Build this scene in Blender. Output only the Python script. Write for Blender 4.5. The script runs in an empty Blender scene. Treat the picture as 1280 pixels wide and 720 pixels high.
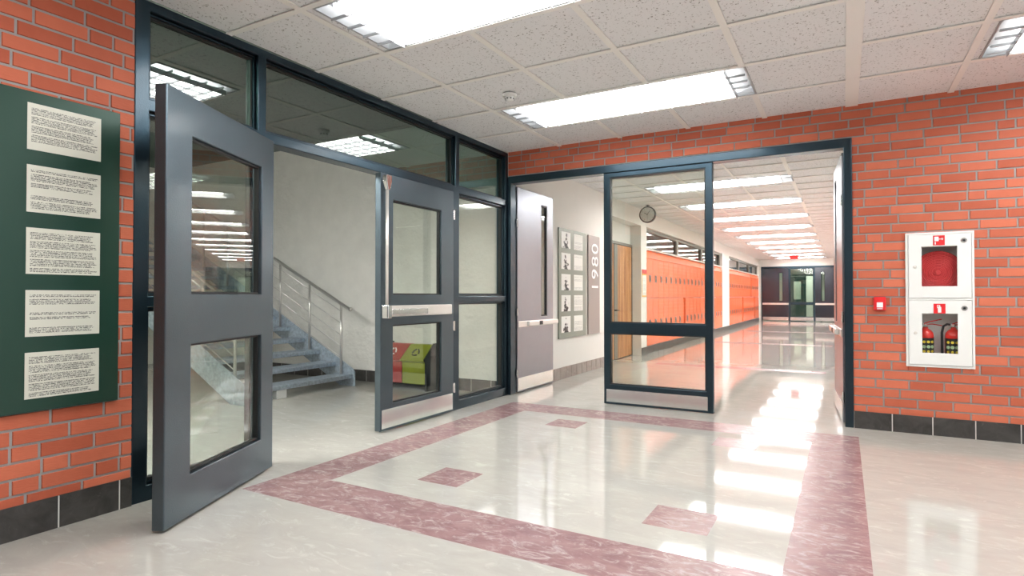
import bpy, bmesh, math, random
from mathutils import Vector, Matrix
random.seed(7)
R = math.radians
SC = bpy.context.scene
C = SC.collection

# ------------------------------------------------------------------ camera
cd = bpy.data.cameras.new('camera'); cam = bpy.data.objects.new('camera', cd); C.objects.link(cam)
cam.location = (3.558, -6.205, 1.2)
cam.rotation_euler = (R(90 + 0.77), 0, R(29.455))
cd.sensor_width = 36.0; cd.lens = 734.5 / 1280 * 36; cd.clip_start = 0.05; cd.clip_end = 200
SC.camera = cam
SC.view_settings.view_transform = 'Standard'; SC.view_settings.look = 'None'
SC.view_settings.exposure = 0.0; SC.view_settings.gamma = 1.0
SC.view_settings.use_curve_mapping = False
# ------------------------------------------------------------------ light levels
LAMP = 17.5           # fluorescent lamps behind the louvres
CORRLAMP = 30.0
STAIRFILL = 95.0  # strength of the added fill light in the stair hall
SKY = 1.6            # daylight through the side windows
w = bpy.data.worlds.new('world'); SC.world = w; w.use_nodes = True
bg = w.node_tree.nodes['Background']; bg.inputs[0].default_value = (0.80, 0.90, 1.0, 1); bg.inputs[1].default_value = SKY

# ------------------------------------------------------------------ materials
def newmat(name):
    m = bpy.data.materials.new(name); m.use_nodes = True
    nt = m.node_tree; b = nt.nodes['Principled BSDF']
    return m, nt, b
def N(nt, t, **kw):
    n = nt.nodes.new(t)
    for k, v in kw.items(): setattr(n, k, v)
    return n
def L(nt, a, b): nt.links.new(a, b)
def simple(name, col, rough=.5, metal=0., bump=0., bscale=80., spec=.5, var=0., vscale=6., coat=0.):
    m, nt, b = newmat(name)
    b.inputs['Base Color'].default_value = (*col, 1); b.inputs['Roughness'].default_value = rough
    b.inputs['Metallic'].default_value = metal; b.inputs['Specular IOR Level'].default_value = spec
    b.inputs['Coat Weight'].default_value = coat; b.inputs['Coat Roughness'].default_value = .14
    tc = N(nt, 'ShaderNodeTexCoord')
    ns = N(nt, 'ShaderNodeTexNoise'); ns.inputs['Scale'].default_value = vscale; ns.inputs['Detail'].default_value = 5
    L(nt, tc.outputs['Object'], ns.inputs['Vector'])
    if var:
        mx = N(nt, 'ShaderNodeMix', data_type='RGBA')
        mx.inputs[6].default_value = (*[c * (1 - var) for c in col], 1); mx.inputs[7].default_value = (*[min(1, c * (1 + var)) for c in col], 1)
        L(nt, ns.outputs['Fac'], mx.inputs[0]); L(nt, mx.outputs[2], b.inputs['Base Color'])
    if bump:
        n2 = N(nt, 'ShaderNodeTexNoise'); n2.inputs['Scale'].default_value = bscale; n2.inputs['Detail'].default_value = 4
        L(nt, tc.outputs['Object'], n2.inputs['Vector'])
        bp = N(nt, 'ShaderNodeBump'); bp.inputs['Strength'].default_value = bump; bp.inputs['Distance'].default_value = .012 if bscale < 20 else .004
        L(nt, n2.outputs['Fac'], bp.inputs['Height']); L(nt, bp.outputs['Normal'], b.inputs['Normal'])
    return m
M = {}
M['frame'] = simple('painted_steel_frame', (.032, .058, .078), .33, .95, .30, 130, .5, .08, coat=.35)
M['door'] = simple('hammered_door_paint', (.105, .142, .168), .33, .97, .35, 150, .5, .08, coat=.3)
M['leaf'] = simple('brushed_grey_leaf', (.30, .315, .35), .30, .92, .10, 90, .5, .05)
M['darkleaf'] = simple('dark_glossy_leaf', (.010, .015, .030), .22, .4, .03, 90, .8, .05, coat=1.)
M['gasket'] = simple('black_rubber', (.010, .011, .012), .45)
M['chrome'] = simple('chrome', (.80, .80, .80), .16, 1.0)
M['steelplate'] = simple('polished_steel_plate', (.86, .90, .89), .19, 1.0, .02, 14)
M['barwhite'] = simple('pale_steel_bar', (.83, .80, .76), .28, .6)
M['black'] = simple('black_plastic', (.012, .012, .013), .35)
M['plaster'] = simple('white_plaster', (.80, .775, .73), .75, 0, .12, 60, .3, .02)
M['stairwall'] = simple('rough_grey_plaster', (.80, .785, .74), .85, 0, 1.0, 15, .2, .10, 4.5)
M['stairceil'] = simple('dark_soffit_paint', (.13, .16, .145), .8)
M['tee'] = simple('ceiling_grid_enamel', (.92, .90, .86), .5)
M['white'] = simple('white_enamel', (.86, .87, .84), .35)
M['housing'] = simple('fixture_enamel', (.38, .39, .40), .4)
M['louver'] = simple('satin_aluminium_louvre', (.42, .43, .44), .3, .3)
M['louver2'] = simple('bright_louvre', (.85, .85, .85), .3, .2)
M['red'] = simple('signal_red', (.80, .025, .03), .3)
M['extred'] = simple('extinguisher_red', (.78, .03, .02), .22, coat=.5)
M['hosered'] = simple('hose_red', (.68, .05, .055), .5)
M['signwhite'] = simple('sign_white', (.9, .9, .9), .5)
M['orange'] = simple('orange_locker_enamel', (.93, .175, .055), .27, 0, .03, 8, .5, .03, coat=.3)
M['orange2'] = simple('orange_locker_gap', (.50, .08, .03), .5)
M['pull'] = simple('locker_pull_steel', (.20, .17, .16), .35, .5)
M['greygreen'] = simple('grey_green_panel', (.25, .28, .235), .3, .2, .02, 40)
M['taupe'] = simple('taupe_panel', (.31, .27, .25), .35, .2)
M['board'] = simple('dark_green_board', (.020, .062, .044), .33, .25, .05, 30)
M['galv'] = simple('galvanised_steel', (.38, .45, .52), .45, .5, .12, 40, .5, .55, 30)
M['rail'] = simple('stainless_rail', (.62, .60, .58), .3, .8)
M['binred'] = simple('bin_red', (.36, .03, .025), .45)
M['bingreen'] = simple('bin_green', (.24, .27, .012), .45)
M['yellow'] = simple('label_yellow', (.85, .65, .05), .5)
M['labelgreen'] = simple('label_pale_green', (.45, .6, .35), .5)
M['winframe'] = simple('clerestory_frame', (.20, .19, .165), .45)
M['sill'] = simple('white_sill', (.85, .82, .78), .4)
M['greyblack'] = simple('clock_rim', (.03, .03, .025), .4)
M['clockface'] = simple('clock_face', (.62, .60, .55), .5)
M['joint'] = simple('white_grout', (.80, .78, .74), .7)
M['mortar'] = simple('grey_mortar', (.36, .365, .36), .9, 0, .3, 120)
M['softgrey'] = simple('concrete', (.3, .3, .3), .9)
M['hallwall'] = simple('cream_wall', (.72, .68, .62), .8)
M['beyond'] = simple('pale_green_wall', (.50, .56, .47), .8)
M['beyondframe'] = simple('deep_green_frame', (.02, .07, .05), .4)
M['peach'] = simple('notice_peach', (.9, .75, .55), .6)
M['noticeborder'] = simple('notice_orange_border', (.9, .45, .08), .6)

def emis(name, col, s):
    m, nt, b = newmat(name)
    b.inputs['Base Color'].default_value = (.9, .9, .9, 1)
    b.inputs['Emission Color'].default_value = (*col, 1); b.inputs['Emission Strength'].default_value = s
    return m
M['lamp'] = emis('lamp_glow', (1, .99, .975), LAMP)
M['corrlamp'] = emis('corridor_lamp_glow', (1, .99, .975), CORRLAMP)
M['stairfill'] = emis('stair_fill_glow', (1, .98, .93), STAIRFILL)
M['exit'] = emis('exit_sign_glow', (1, .05, .04), .6); M['exit'].node_tree.nodes['Principled BSDF'].inputs['Base Color'].default_value = (.5, .01, .01, 1)

def glass(name, tint, r0=.05):
    m = bpy.data.materials.new(name); m.use_nodes = True; nt = m.node_tree; nt.nodes.clear()
    out = N(nt, 'ShaderNodeOutputMaterial'); mix = N(nt, 'ShaderNodeMixShader')
    tr = N(nt, 'ShaderNodeBsdfTransparent'); tr.inputs[0].default_value = (*tint, 1)
    gl = N(nt, 'ShaderNodeBsdfGlossy'); gl.inputs['Roughness'].default_value = 0.0
    lw = N(nt, 'ShaderNodeLayerWeight'); lw.inputs['Blend'].default_value = .5
    pw = N(nt, 'ShaderNodeMath', operation='POWER'); pw.inputs[1].default_value = 5
    ml = N(nt, 'ShaderNodeMath', operation='MULTIPLY_ADD'); ml.inputs[1].default_value = 1 - r0; ml.inputs[2].default_value = r0
    L(nt, lw.outputs['Facing'], pw.inputs[0]); L(nt, pw.outputs[0], ml.inputs[0])
    L(nt, ml.outputs[0], mix.inputs[0]); L(nt, tr.outputs[0], mix.inputs[1]); L(nt, gl.outputs[0], mix.inputs[2])
    L(nt, mix.outputs[0], out.inputs[0]); return m
M['glass'] = glass('clear_glass', (.90, .93, .90), .075)
M['tglass'] = glass('grey_green_glass', (.42, .54, .49), .19)
M['cabglass'] = glass('cabinet_glass', (.97, .98, .98), .02)
M['wglass'] = glass('clerestory_glass', (.35, .35, .33), .16)

def brickmat():
    m, nt, b = newmat('red_brick')
    at = N(nt, 'ShaderNodeAttribute', attribute_name='var')
    tc = N(nt, 'ShaderNodeTexCoord')
    ns = N(nt, 'ShaderNodeTexNoise'); ns.inputs['Scale'].default_value = 14; ns.inputs['Detail'].default_value = 6
    L(nt, tc.outputs['Object'], ns.inputs['Vector'])
    ad = N(nt, 'ShaderNodeMath', operation='MULTIPLY_ADD'); ad.inputs[1].default_value = .35; L(nt, ns.outputs['Fac'], ad.inputs[0]); L(nt, at.outputs['Fac'], ad.inputs[2])
    cr = N(nt, 'ShaderNodeValToRGB'); cr.color_ramp.elements[0].position = .1; cr.color_ramp.elements[1].position = 1.1
    cr.color_ramp.elements[0].color = (.47, .105, .052, 1); cr.color_ramp.elements[1].color = (.68, .185, .100, 1)
    L(nt, ad.outputs[0], cr.inputs[0]); L(nt, cr.outputs[0], b.inputs['Base Color'])
    b.inputs['Roughness'].default_value = .62; b.inputs['Specular IOR Level'].default_value = .35
    mp = N(nt, 'ShaderNodeMapping'); mp.inputs['Scale'].default_value = (25, 25, 140); L(nt, tc.outputs['Object'], mp.inputs[0])
    n2 = N(nt, 'ShaderNodeTexNoise'); n2.inputs['Scale'].default_value = 1; n2.inputs['Detail'].default_value = 4; L(nt, mp.outputs[0], n2.inputs['Vector'])
    bp = N(nt, 'ShaderNodeBump'); bp.inputs['Strength'].default_value = .3; bp.inputs['Distance'].default_value = .004
    L(nt, n2.outputs['Fac'], bp.inputs['Height']); L(nt, bp.outputs[0], b.inputs['Normal'])
    return m
M['brick'] = brickmat()

def stone(name, ca, cb, cc, sc, rough, stretch=(1, 1, 1), spec=.5, veins=(.55, .68)):
    m, nt, b = newmat(name)
    tc = N(nt, 'ShaderNodeTexCoord'); mp = N(nt, 'ShaderNodeMapping'); mp.inputs['Scale'].default_value = stretch
    L(nt, tc.outputs['Object'], mp.inputs[0])
    n1 = N(nt, 'ShaderNodeTexNoise'); n1.inputs['Scale'].default_value = sc; n1.inputs['Detail'].default_value = 9; n1.inputs['Roughness'].default_value = .65; n1.inputs['Distortion'].default_value = .8
    n2 = N(nt, 'ShaderNodeTexNoise'); n2.inputs['Scale'].default_value = sc * 1.7; n2.inputs['Detail'].default_value = 8; n2.inputs['Roughness'].default_value = .7; n2.inputs['Distortion'].default_value = 1.6
    L(nt, mp.outputs[0], n1.inputs['Vector']); L(nt, mp.outputs[0], n2.inputs['Vector'])
    cr = N(nt, 'ShaderNodeValToRGB'); cr.color_ramp.elements[0].position = .35; cr.color_ramp.elements[1].position = .65
    cr.color_ramp.elements[0].color = (*ca, 1); cr.color_ramp.elements[1].color = (*cb, 1); L(nt, n1.outputs['Fac'], cr.inputs[0])
    c2 = N(nt, 'ShaderNodeValToRGB'); c2.color_ramp.elements[0].position = veins[0]; c2.color_ramp.elements[1].position = veins[1]
    c2.color_ramp.elements[0].color = (0, 0, 0, 1); c2.color_ramp.elements[1].color = (1, 1, 1, 1); L(nt, n2.outputs['Fac'], c2.inputs[0])
    mx = N(nt, 'ShaderNodeMix', data_type='RGBA'); L(nt, c2.outputs[0], mx.inputs[0]); L(nt, cr.outputs[0], mx.inputs[6]); mx.inputs[7].default_value = (*cc, 1)
    L(nt, mx.outputs[2], b.inputs['Base Color'])
    rr = N(nt, 'ShaderNodeMapRange'); rr.inputs[3].default_value = rough * .8; rr.inputs[4].default_value = rough * 1.25; L(nt, n1.outputs['Fac'], rr.inputs[0]); L(nt, rr.outputs[0], b.inputs['Roughness'])
    b.inputs['Specular IOR Level'].default_value = spec
    return m
M['floor'] = stone('polished_cream_floor', (.43, .415, .38), (.48, .465, .425), (.54, .525, .485), 3.0, .05, (1, 2.2, 1), .6)
M['band'] = stone('mauve_marble_inlay', (.245, .140, .145), (.33, .205, .205), (.52, .45, .43), 5.0, .24, (1, 1.8, 1), .3, (.50, .74))
M['slate'] = stone('dark_slate_tile', (.032, .030, .028), (.070, .066, .062), (.17, .16, .15), 7.0, .36, (1, 1, 1), .5, (.60, .85))
M['browntile'] = stone('grey_brown_tile', (.22, .19, .17), (.32, .28, .25), (.45, .40, .37), 7.0, .3, (1, 1, 1), .5, (.58, .8))

def tilemat():
    m, nt, b = newmat('fissured_ceiling_tile')
    tc = N(nt, 'ShaderNodeTexCoord')
    n1 = N(nt, 'ShaderNodeTexNoise'); n1.inputs['Scale'].default_value = 68; n1.inputs['Detail'].default_value = 2; n1.inputs['Distortion'].default_value = .6
    L(nt, tc.outputs['Object'], n1.inputs['Vector'])
    cr = N(nt, 'ShaderNodeValToRGB'); cr.color_ramp.elements[0].position = .33; cr.color_ramp.elements[1].position = .37
    cr.color_ramp.elements[0].color = (.40, .385, .37, 1); cr.color_ramp.elements[1].color = (.86, .86, .865, 1)
    L(nt, n1.outputs['Fac'], cr.inputs[0]); L(nt, cr.outputs[0], b.inputs['Base Color'])
    b.inputs['Roughness'].default_value = .9; b.inputs['Specular IOR Level'].default_value = .2
    bp = N(nt, 'ShaderNodeBump'); bp.inputs['Strength'].default_value = .4; bp.inputs['Distance'].default_value = .004
    L(nt, cr.outputs[0], bp.inputs['Height']); L(nt, bp.outputs[0], b.inputs['Normal'])
    return m
M['tile'] = tilemat()

def woodmat():
    m, nt, b = newmat('oak_veneer')
    tc = N(nt, 'ShaderNodeTexCoord'); mp = N(nt, 'ShaderNodeMapping'); mp.inputs['Scale'].default_value = (12, 12, .7); L(nt, tc.outputs['Object'], mp.inputs[0])
    n1 = N(nt, 'ShaderNodeTexNoise'); n1.inputs['Scale'].default_value = 1.0; n1.inputs['Detail'].default_value = 5; L(nt, mp.outputs[0], n1.inputs['Vector'])
    cr = N(nt, 'ShaderNodeValToRGB'); cr.color_ramp.elements[0].position = .38; cr.color_ramp.elements[1].position = .62
    cr.color_ramp.elements[0].color = (.36, .14, .045, 1); cr.color_ramp.elements[1].color = (.62, .30, .12, 1)
    L(nt, n1.outputs['Fac'], cr.inputs[0]); L(nt, cr.outputs[0], b.inputs['Base Color']); b.inputs['Roughness'].default_value = .4
    return m
M['wood'] = woodmat()

def textmat(name, rows, paper, ink, gate=.47):
    """rows of unreadable fine print; UV v carries a per-sheet integer offset"""
    m, nt, b = newmat(name)
    uv = N(nt, 'ShaderNodeUVMap'); sp = N(nt, 'ShaderNodeSeparateXYZ'); L(nt, uv.outputs[0], sp.inputs[0])
    def math_(op, a, bb=None, c=None):
        n = N(nt, 'ShaderNodeMath', operation=op)
        for i, v in enumerate((a, bb, c)):
            if v is None: continue
            if isinstance(v, (int, float)): n.inputs[i].default_value = v
            else: L(nt, v, n.inputs[i])
        return n.outputs[0]
    vr = math_('MULTIPLY', sp.outputs[1], rows); line = math_('FRACT', vr); row = math_('FLOOR', vr)
    inline = math_('GREATER_THAN', line, .38)
    cx = N(nt, 'ShaderNodeCombineXYZ'); L(nt, math_('MULTIPLY', sp.outputs[0], 75), cx.inputs[0]); L(nt, math_('MULTIPLY', row, 7.3), cx.inputs[1]); L(nt, math_('MULTIPLY', line, 2.0), cx.inputs[2])
    nz = N(nt, 'ShaderNodeTexNoise'); nz.inputs['Scale'].default_value = 1; nz.inputs['Detail'].default_value = 1; L(nt, cx.outputs[0], nz.inputs['Vector'])
    word = math_('GREATER_THAN', nz.outputs['Fac'], gate)
    wn = N(nt, 'ShaderNodeTexWhiteNoise', noise_dimensions='1D'); L(nt, row, wn.inputs['W'])
    rend = math_('MULTIPLY_ADD', wn.outputs['Value'], -.12, .96)      # ragged right margin
    m1 = math_('LESS_THAN', sp.outputs[0], rend); m2 = math_('GREATER_THAN', sp.outputs[0], .05)
    para = N(nt, 'ShaderNodeTexWhiteNoise', noise_dimensions='1D'); L(nt, math_('FLOOR', math_('MULTIPLY', row, .199)), para.inputs['W'])
    pm = math_('GREATER_THAN', para.outputs['Value'], .14)
    vf = math_('FRACT', sp.outputs[1]); m3 = math_('LESS_THAN', vf, .90); m4 = math_('GREATER_THAN', vf, .04)
    gap = math_('GREATER_THAN', math_('MODULO', row, 6), .5)
    k = inline
    for q in (word, m1, m2, pm, m3, m4, gap): k = math_('MULTIPLY', k, q)
    mx = N(nt, 'ShaderNodeMix', data_type='RGBA'); L(nt, k, mx.inputs[0]); mx.inputs[6].default_value = (*paper, 1); mx.inputs[7].default_value = (*ink, 1)
    L(nt, mx.outputs[2], b.inputs['Base Color']); b.inputs['Roughness'].default_value = .5
    return m
M['print'] = textmat('printed_text_sheet', 31, (.74, .73, .64), (.09, .09, .08))
M['print2'] = textmat('small_printed_text', 14, (.85, .85, .80), (.5, .5, .48))
def photomat():
    m, nt, b = newmat('monochrome_photo')
    tc = N(nt, 'ShaderNodeUVMap'); mp = N(nt, 'ShaderNodeMapping'); mp.inputs['Scale'].default_value = (3.2, 3.2, 1); L(nt, tc.outputs[0], mp.inputs[0])
    n1 = N(nt, 'ShaderNodeTexNoise'); n1.inputs['Scale'].default_value = 1.3; n1.inputs['Detail'].default_value = 6; L(nt, mp.outputs[0], n1.inputs['Vector'])
    sp = N(nt, 'ShaderNodeSeparateXYZ'); L(nt, tc.outputs[0], sp.inputs[0])
    fr = N(nt, 'ShaderNodeMath', operation='FRACT'); L(nt, sp.outputs[1], fr.inputs[0])
    cx = N(nt, 'ShaderNodeMath', operation='SUBTRACT'); cx.inputs[1].default_value = .5; L(nt, sp.outputs[0], cx.inputs[0])
    ab = N(nt, 'ShaderNodeMath', operation='ABSOLUTE'); L(nt, cx.outputs[0], ab.inputs[0])
    s = N(nt, 'ShaderNodeMath', operation='MULTIPLY_ADD'); s.inputs[1].default_value = .35; L(nt, fr.outputs[0], s.inputs[0]); L(nt, ab.outputs[0], s.inputs[2])
    s2 = N(nt, 'ShaderNodeMath', operation='MULTIPLY_ADD'); s2.inputs[1].default_value = 1.25; L(nt, n1.outputs['Fac'], s2.inputs[0]); L(nt, s.outputs[0], s2.inputs[2])
    cr = N(nt, 'ShaderNodeValToRGB'); cr.color_ramp.elements[0].position = .80; cr.color_ramp.elements[1].position = .92
    cr.color_ramp.elements[0].color = (.02, .02, .018, 1); cr.color_ramp.elements[1].color = (.85, .85, .82, 1)
    L(nt, s2.outputs[0], cr.inputs[0]); L(nt, cr.outputs[0], b.inputs['Base Color']); b.inputs['Roughness'].default_value = .5
    return m
M['photo'] = photomat()

# ------------------------------------------------------------------ helpers
def tag(o, label=None, cat=None, group=None, kind=None):
    if label: o['label'] = label
    if cat: o['category'] = cat
    if group: o['group'] = group
    if kind: o['kind'] = kind
    return o
def obj(name, bm, mat, parent=None, smooth=False, bevel=0):
    bmesh.ops.recalc_face_normals(bm, faces=bm.faces)
    me = bpy.data.meshes.new(name); bm.to_mesh(me); bm.free()
    for m in (mat if isinstance(mat, (list, tuple)) else [mat]): me.materials.append(M[m])
    if smooth:
        for p in me.polygons: p.use_smooth = True
    o = bpy.data.objects.new(name, me); C.objects.link(o)
    if parent: o.parent = parent
    if bevel:
        b = o.modifiers.new('bevel', 'BEVEL'); b.width = bevel; b.segments = 2; b.limit_method = 'ANGLE'; b.angle_limit = R(40)
    return o
def empty(name, loc=(0, 0, 0), rz=0., parent=None):
    o = bpy.data.objects.new(name, None); C.objects.link(o); o.location = loc; o.rotation_euler = (0, 0, rz); o.empty_display_size = .1
    if parent: o.parent = parent
    return o
def box(bm, x0, x1, y0, y1, z0, z1, mi=0):
    v = [bm.verts.new(p) for p in ((x0,y0,z0),(x1,y0,z0),(x1,y1,z0),(x0,y1,z0),(x0,y0,z1),(x1,y0,z1),(x1,y1,z1),(x0,y1,z1))]
    fs = []
    for f in ((0,3,2,1),(4,5,6,7),(0,1,5,4),(1,2,6,5),(2,3,7,6),(3,0,4,7)):
        q = bm.faces.new([v[i] for i in f]); q.material_index = mi; fs.append(q)
    return v
def bx(*a): bm = bmesh.new(); box(bm, *a); return bm
def prism(bm, pts, fn, w0, w1):
    """polygon pts (u,v) extruded w0..w1, fn(u,v,w)->xyz"""
    a = [bm.verts.new(fn(u, v, w0)) for u, v in pts]; b = [bm.verts.new(fn(u, v, w1)) for u, v in pts]
    n = len(pts); bm.faces.new(a[::-1]); bm.faces.new(b)
    for i in range(n): bm.faces.new((a[i], a[(i+1) % n], b[(i+1) % n], b[i]))
def tube(bm, p0, p1, r, n=14, r1=None):
    p0 = Vector(p0); p1 = Vector(p1); d = (p1 - p0).normalized(); r1 = r if r1 is None else r1
    a = d.orthogonal().normalized(); b = d.cross(a)
    A = [bm.verts.new(p0 + (a*math.cos(t)+b*math.sin(t))*r) for t in [2*math.pi*i/n for i in range(n)]]
    B = [bm.verts.new(p1 + (a*math.cos(t)+b*math.sin(t))*r1) for t in [2*math.pi*i/n for i in range(n)]]
    bm.faces.new(A[::-1]); bm.faces.new(B)
    for i in range(n): bm.faces.new((A[i], A[(i+1) % n], B[(i+1) % n], B[i]))
def path(bm, pts, r, n=10):
    rings = []
    pts = [Vector(p) for p in pts]
    a = None
    for i, p in enumerate(pts):
        d = (pts[min(i+1, len(pts)-1)] - pts[max(i-1, 0)]).normalized()
        a = d.orthogonal().normalized() if a is None else (a - d*a.dot(d)).normalized()
        b = d.cross(a)
        rings.append([bm.verts.new(p + (a*math.cos(t)+b*math.sin(t))*r) for t in [2*math.pi*k/n for k in range(n)]])
    for A, B in zip(rings, rings[1:]):
        for i in range(n): bm.faces.new((A[i], A[(i+1) % n], B[(i+1) % n], B[i]))
    bm.faces.new(rings[0][::-1]); bm.faces.new(rings[-1])
def lathe(bm, prof, origin, axis='z', n=32):
    o = Vector(origin); rings = []
    for r, h in prof:
        ring = []
        for i in range(n):
            t = 2*math.pi*i/n; c, s = r*math.cos(t), r*math.sin(t)
            p = {'z': (c, s, h), 'y': (c, h, s), 'x': (h, c, s)}[axis]
            ring.append(bm.verts.new(o + Vector(p)))
        rings.append(ring)
    for A, B in zip(rings, rings[1:]):
        for i in range(n): bm.faces.new((A[i], A[(i+1) % n], B[(i+1) % n], B[i]))
    bm.faces.new(rings[0][::-1]); bm.faces.new(rings[-1])
def plate(bm, u0, u1, v0, v1, holes, w0, w1, fn, mi=0):
    """solid slab u0..u1 x v0..v1 with rectangular holes, no inner faces"""
    us = sorted({u0, u1, *[h[0] for h in holes], *[h[1] for h in holes]}); vs = sorted({v0, v1, *[h[2] for h in holes], *[h[3] for h in holes]})
    us = [u for u in us if u0 <= u <= u1]; vs = [v for v in vs if v0 <= v <= v1]
    def solid(i, j):
        if i < 0 or j < 0 or i >= len(us)-1 or j >= len(vs)-1: return False
        cu = (us[i]+us[i+1])/2; cv = (vs[j]+vs[j+1])/2
        return not any(h[0] < cu < h[1] and h[2] < cv < h[3] for h in holes)
    V = {}
    def vt(i, j, k):
        if (i, j, k) not in V: V[i, j, k] = bm.verts.new(fn(us[i], vs[j], (w0, w1)[k]))
        return V[i, j, k]
    def F(l):
        f = bm.faces.new(l); f.material_index = mi
    for i in range(len(us)-1):
        for j in range(len(vs)-1):
            if not solid(i, j): continue
            F([vt(i,j,0), vt(i,j+1,0), vt(i+1,j+1,0), vt(i+1,j,0)]); F([vt(i,j,1), vt(i+1,j,1), vt(i+1,j+1,1), vt(i,j+1,1)])
            if not solid(i-1, j): F([vt(i,j,0), vt(i,j,1), vt(i,j+1,1), vt(i,j+1,0)])
            if not solid(i+1, j): F([vt(i+1,j,0), vt(i+1,j+1,0), vt(i+1,j+1,1), vt(i+1,j,1)])
            if not solid(i, j-1): F([vt(i,j,0), vt(i+1,j,0), vt(i+1,j,1), vt(i,j,1)])
            if not solid(i, j+1): F([vt(i,j+1,0), vt(i,j+1,1), vt(i+1,j+1,1), vt(i+1,j+1,0)])
XZ = lambda u, v, w: (u, w, v)      # plane facing y
YZ = lambda u, v, w: (w, u, v)      # plane facing x
XY = lambda u, v, w: (u, v, w)
def struct(name, bm, mat, label=None, **kw):
    o = obj(name, bm, mat, **kw); o['kind'] = 'structure'
    if label: o['label'] = label
    return o
def rect_sub(r, h):
    x0, x1, y0, y1 = r; a0, a1, b0, b1 = h
    if a0 >= x1 or a1 <= x0 or b0 >= y1 or b1 <= y0: return [r]
    out = []
    if a0 > x0: out.append((x0, a0, y0, y1))
    if a1 < x1: out.append((a1, x1, y0, y1))
    m0, m1 = max(x0, a0), min(x1, a1)
    if b0 > y0: out.append((m0, m1, y0, b0))
    if b1 < y1: out.append((m0, m1, b1, y1))
    return out
def bricks(name, u0, u1, z0, z1, holes, fn, face, back, thick, label):
    """brick face at w=face, mortar recessed, slab to w=thick; one mesh per wall"""
    bm = bmesh.new(); lay = bm.loops.layers.float_color.new('var')
    sgn = 1 if face > back else -1
    plate(bm, u0, u1, z0, z1, holes, back, thick, fn, 1)
    CH = .0815; J = .012; k = 0; z = z1
    while z > z0:
        zb = max(z - CH, z0)
        u = u0 - random.choice((.0, .06, .127, .19)) - (0.127 if k % 2 else 0)
        while u < u1:
            Lb = .122 if random.random() < .17 else .25
            rs = [(max(u, u0) + 0, min(u + Lb - J, u1), zb + (J if zb > z0 else 0), z)]
            if rs[0][1] - rs[0][0] > .01:
                for h in holes: rs = [q for r in rs for q in rect_sub(r, h)]
                val = random.random()**1.2 * .75
                for r in rs:
                    if r[1]-r[0] < .012 or r[3]-r[2] < .008: continue
                    e = .0022
                    f4 = [bm.verts.new(fn(a, b, back)) for a, b in ((r[0], r[2]), (r[1], r[2]), (r[1], r[3]), (r[0], r[3]))]
                    g4 = [bm.verts.new(fn(a, b, face)) for a, b in ((r[0]+e, r[2]+e), (r[1]-e, r[2]+e), (r[1]-e, r[3]-e), (r[0]+e, r[3]-e))]
                    fs = [bm.faces.new(g4)] + [bm.faces.new((f4[i], f4[(i+1) % 4], g4[(i+1) % 4], g4[i])) for i in range(4)]
                    for f in fs:
                        f.material_index = 0
                        for lp in f.loops: lp[lay] = (val, val, val, 1)
            u += Lb
        z = zb; k += 1
    return struct(name, bm, ['brick', 'mortar'], label)
def skirting(name, segs, fn, z1, pitch, face, mat, phase, label):
    bm = bmesh.new()
    for u0, u1 in segs:
        plate(bm, u0, u1, 0, z1 - .002, [], 0, face*.6, fn, 1)
        u = phase
        while u > u0: u -= pitch
        while u < u1:
            a, b = max(u + .004, u0), min(u + pitch - .004, u1)
            if b - a > .012: plate(bm, a, b, 0, z1, [], 0, face, fn, 0)
            u += pitch
    return struct(name, bm, [mat, 'joint'], label)

H = 2.94
# ------------------------------------------------------------------ floor with its inlays
bandr = []
bandr += [(.291, 3.66, -.774, -.386), (.291, 3.66, -3.835, -3.438), (.291, .64, -3.438, -.774), (3.317, 3.66, -3.438, -.774)]
for sx in ((1.125, 1.435), (2.62, 2.955)):
    for sy in ((-3.155, -2.835), (-1.283, -.975)): bandr.append((*sx, *sy))
for sy in ((4.02, 4.32), (9.55, 9.95), (15.05, 15.55), (20.4, 20.8)): bandr.append((.64, 3.31, *sy))
bm = bmesh.new()
xs = sorted({-7.3, 9.2, *[r[0] for r in bandr], *[r[1] for r in bandr]}); ys = sorted({-11.2, 33., *[r[2] for r in bandr], *[r[3] for r in bandr]})
V = {(i, j): bm.verts.new((x, y, 0)) for i, x in enumerate(xs) for j, y in enumerate(ys)}
for i in range(len(xs)-1):
    for j in range(len(ys)-1):
        f = bm.faces.new((V[i,j], V[i+1,j], V[i+1,j+1], V[i,j+1]))
        cx, cy = (xs[i]+xs[i+1])/2, (ys[j]+ys[j+1])/2
        f.material_index = 1 if any(r[0] < cx < r[1] and r[2] < cy < r[3] for r in bandr) else 0
geo = bmesh.ops.extrude_face_region(bm, geom=list(bm.faces))
for v in [g for g in geo['geom'] if isinstance(g, bmesh.types.BMVert)]: v.co.z = -.1
floor = struct('floor', bm, ['floor', 'band'], 'polished cream floor with mauve marble bands and square inlays')

# ------------------------------------------------------------------ walls
CAB = (4.045, 4.497, .60, 1.735)
bricks('wall_far', -.0, 9.0, 0, H+.2, [(.0, 3.63, -1, 2.65), CAB], XZ, 0., .007, .19, 'red brick wall around the corridor opening')
bricks('wall_left', -11.0, -4.335, 0, H+.2, [], YZ, 0., -.007, -.19, 'red brick wall behind the green text board')
skirting('baseboard_far', [(3.632, 9.0)], XZ, .155, .2935, -.008, 'slate', 3.924, 'dark slate skirting under the brick wall with the fire cabinet')
skirting('baseboard_left', [(-11.0, -4.337)], YZ, .165, .2935, .008, 'slate', -4.695, 'dark slate skirting under the brick wall with the green board')
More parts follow.
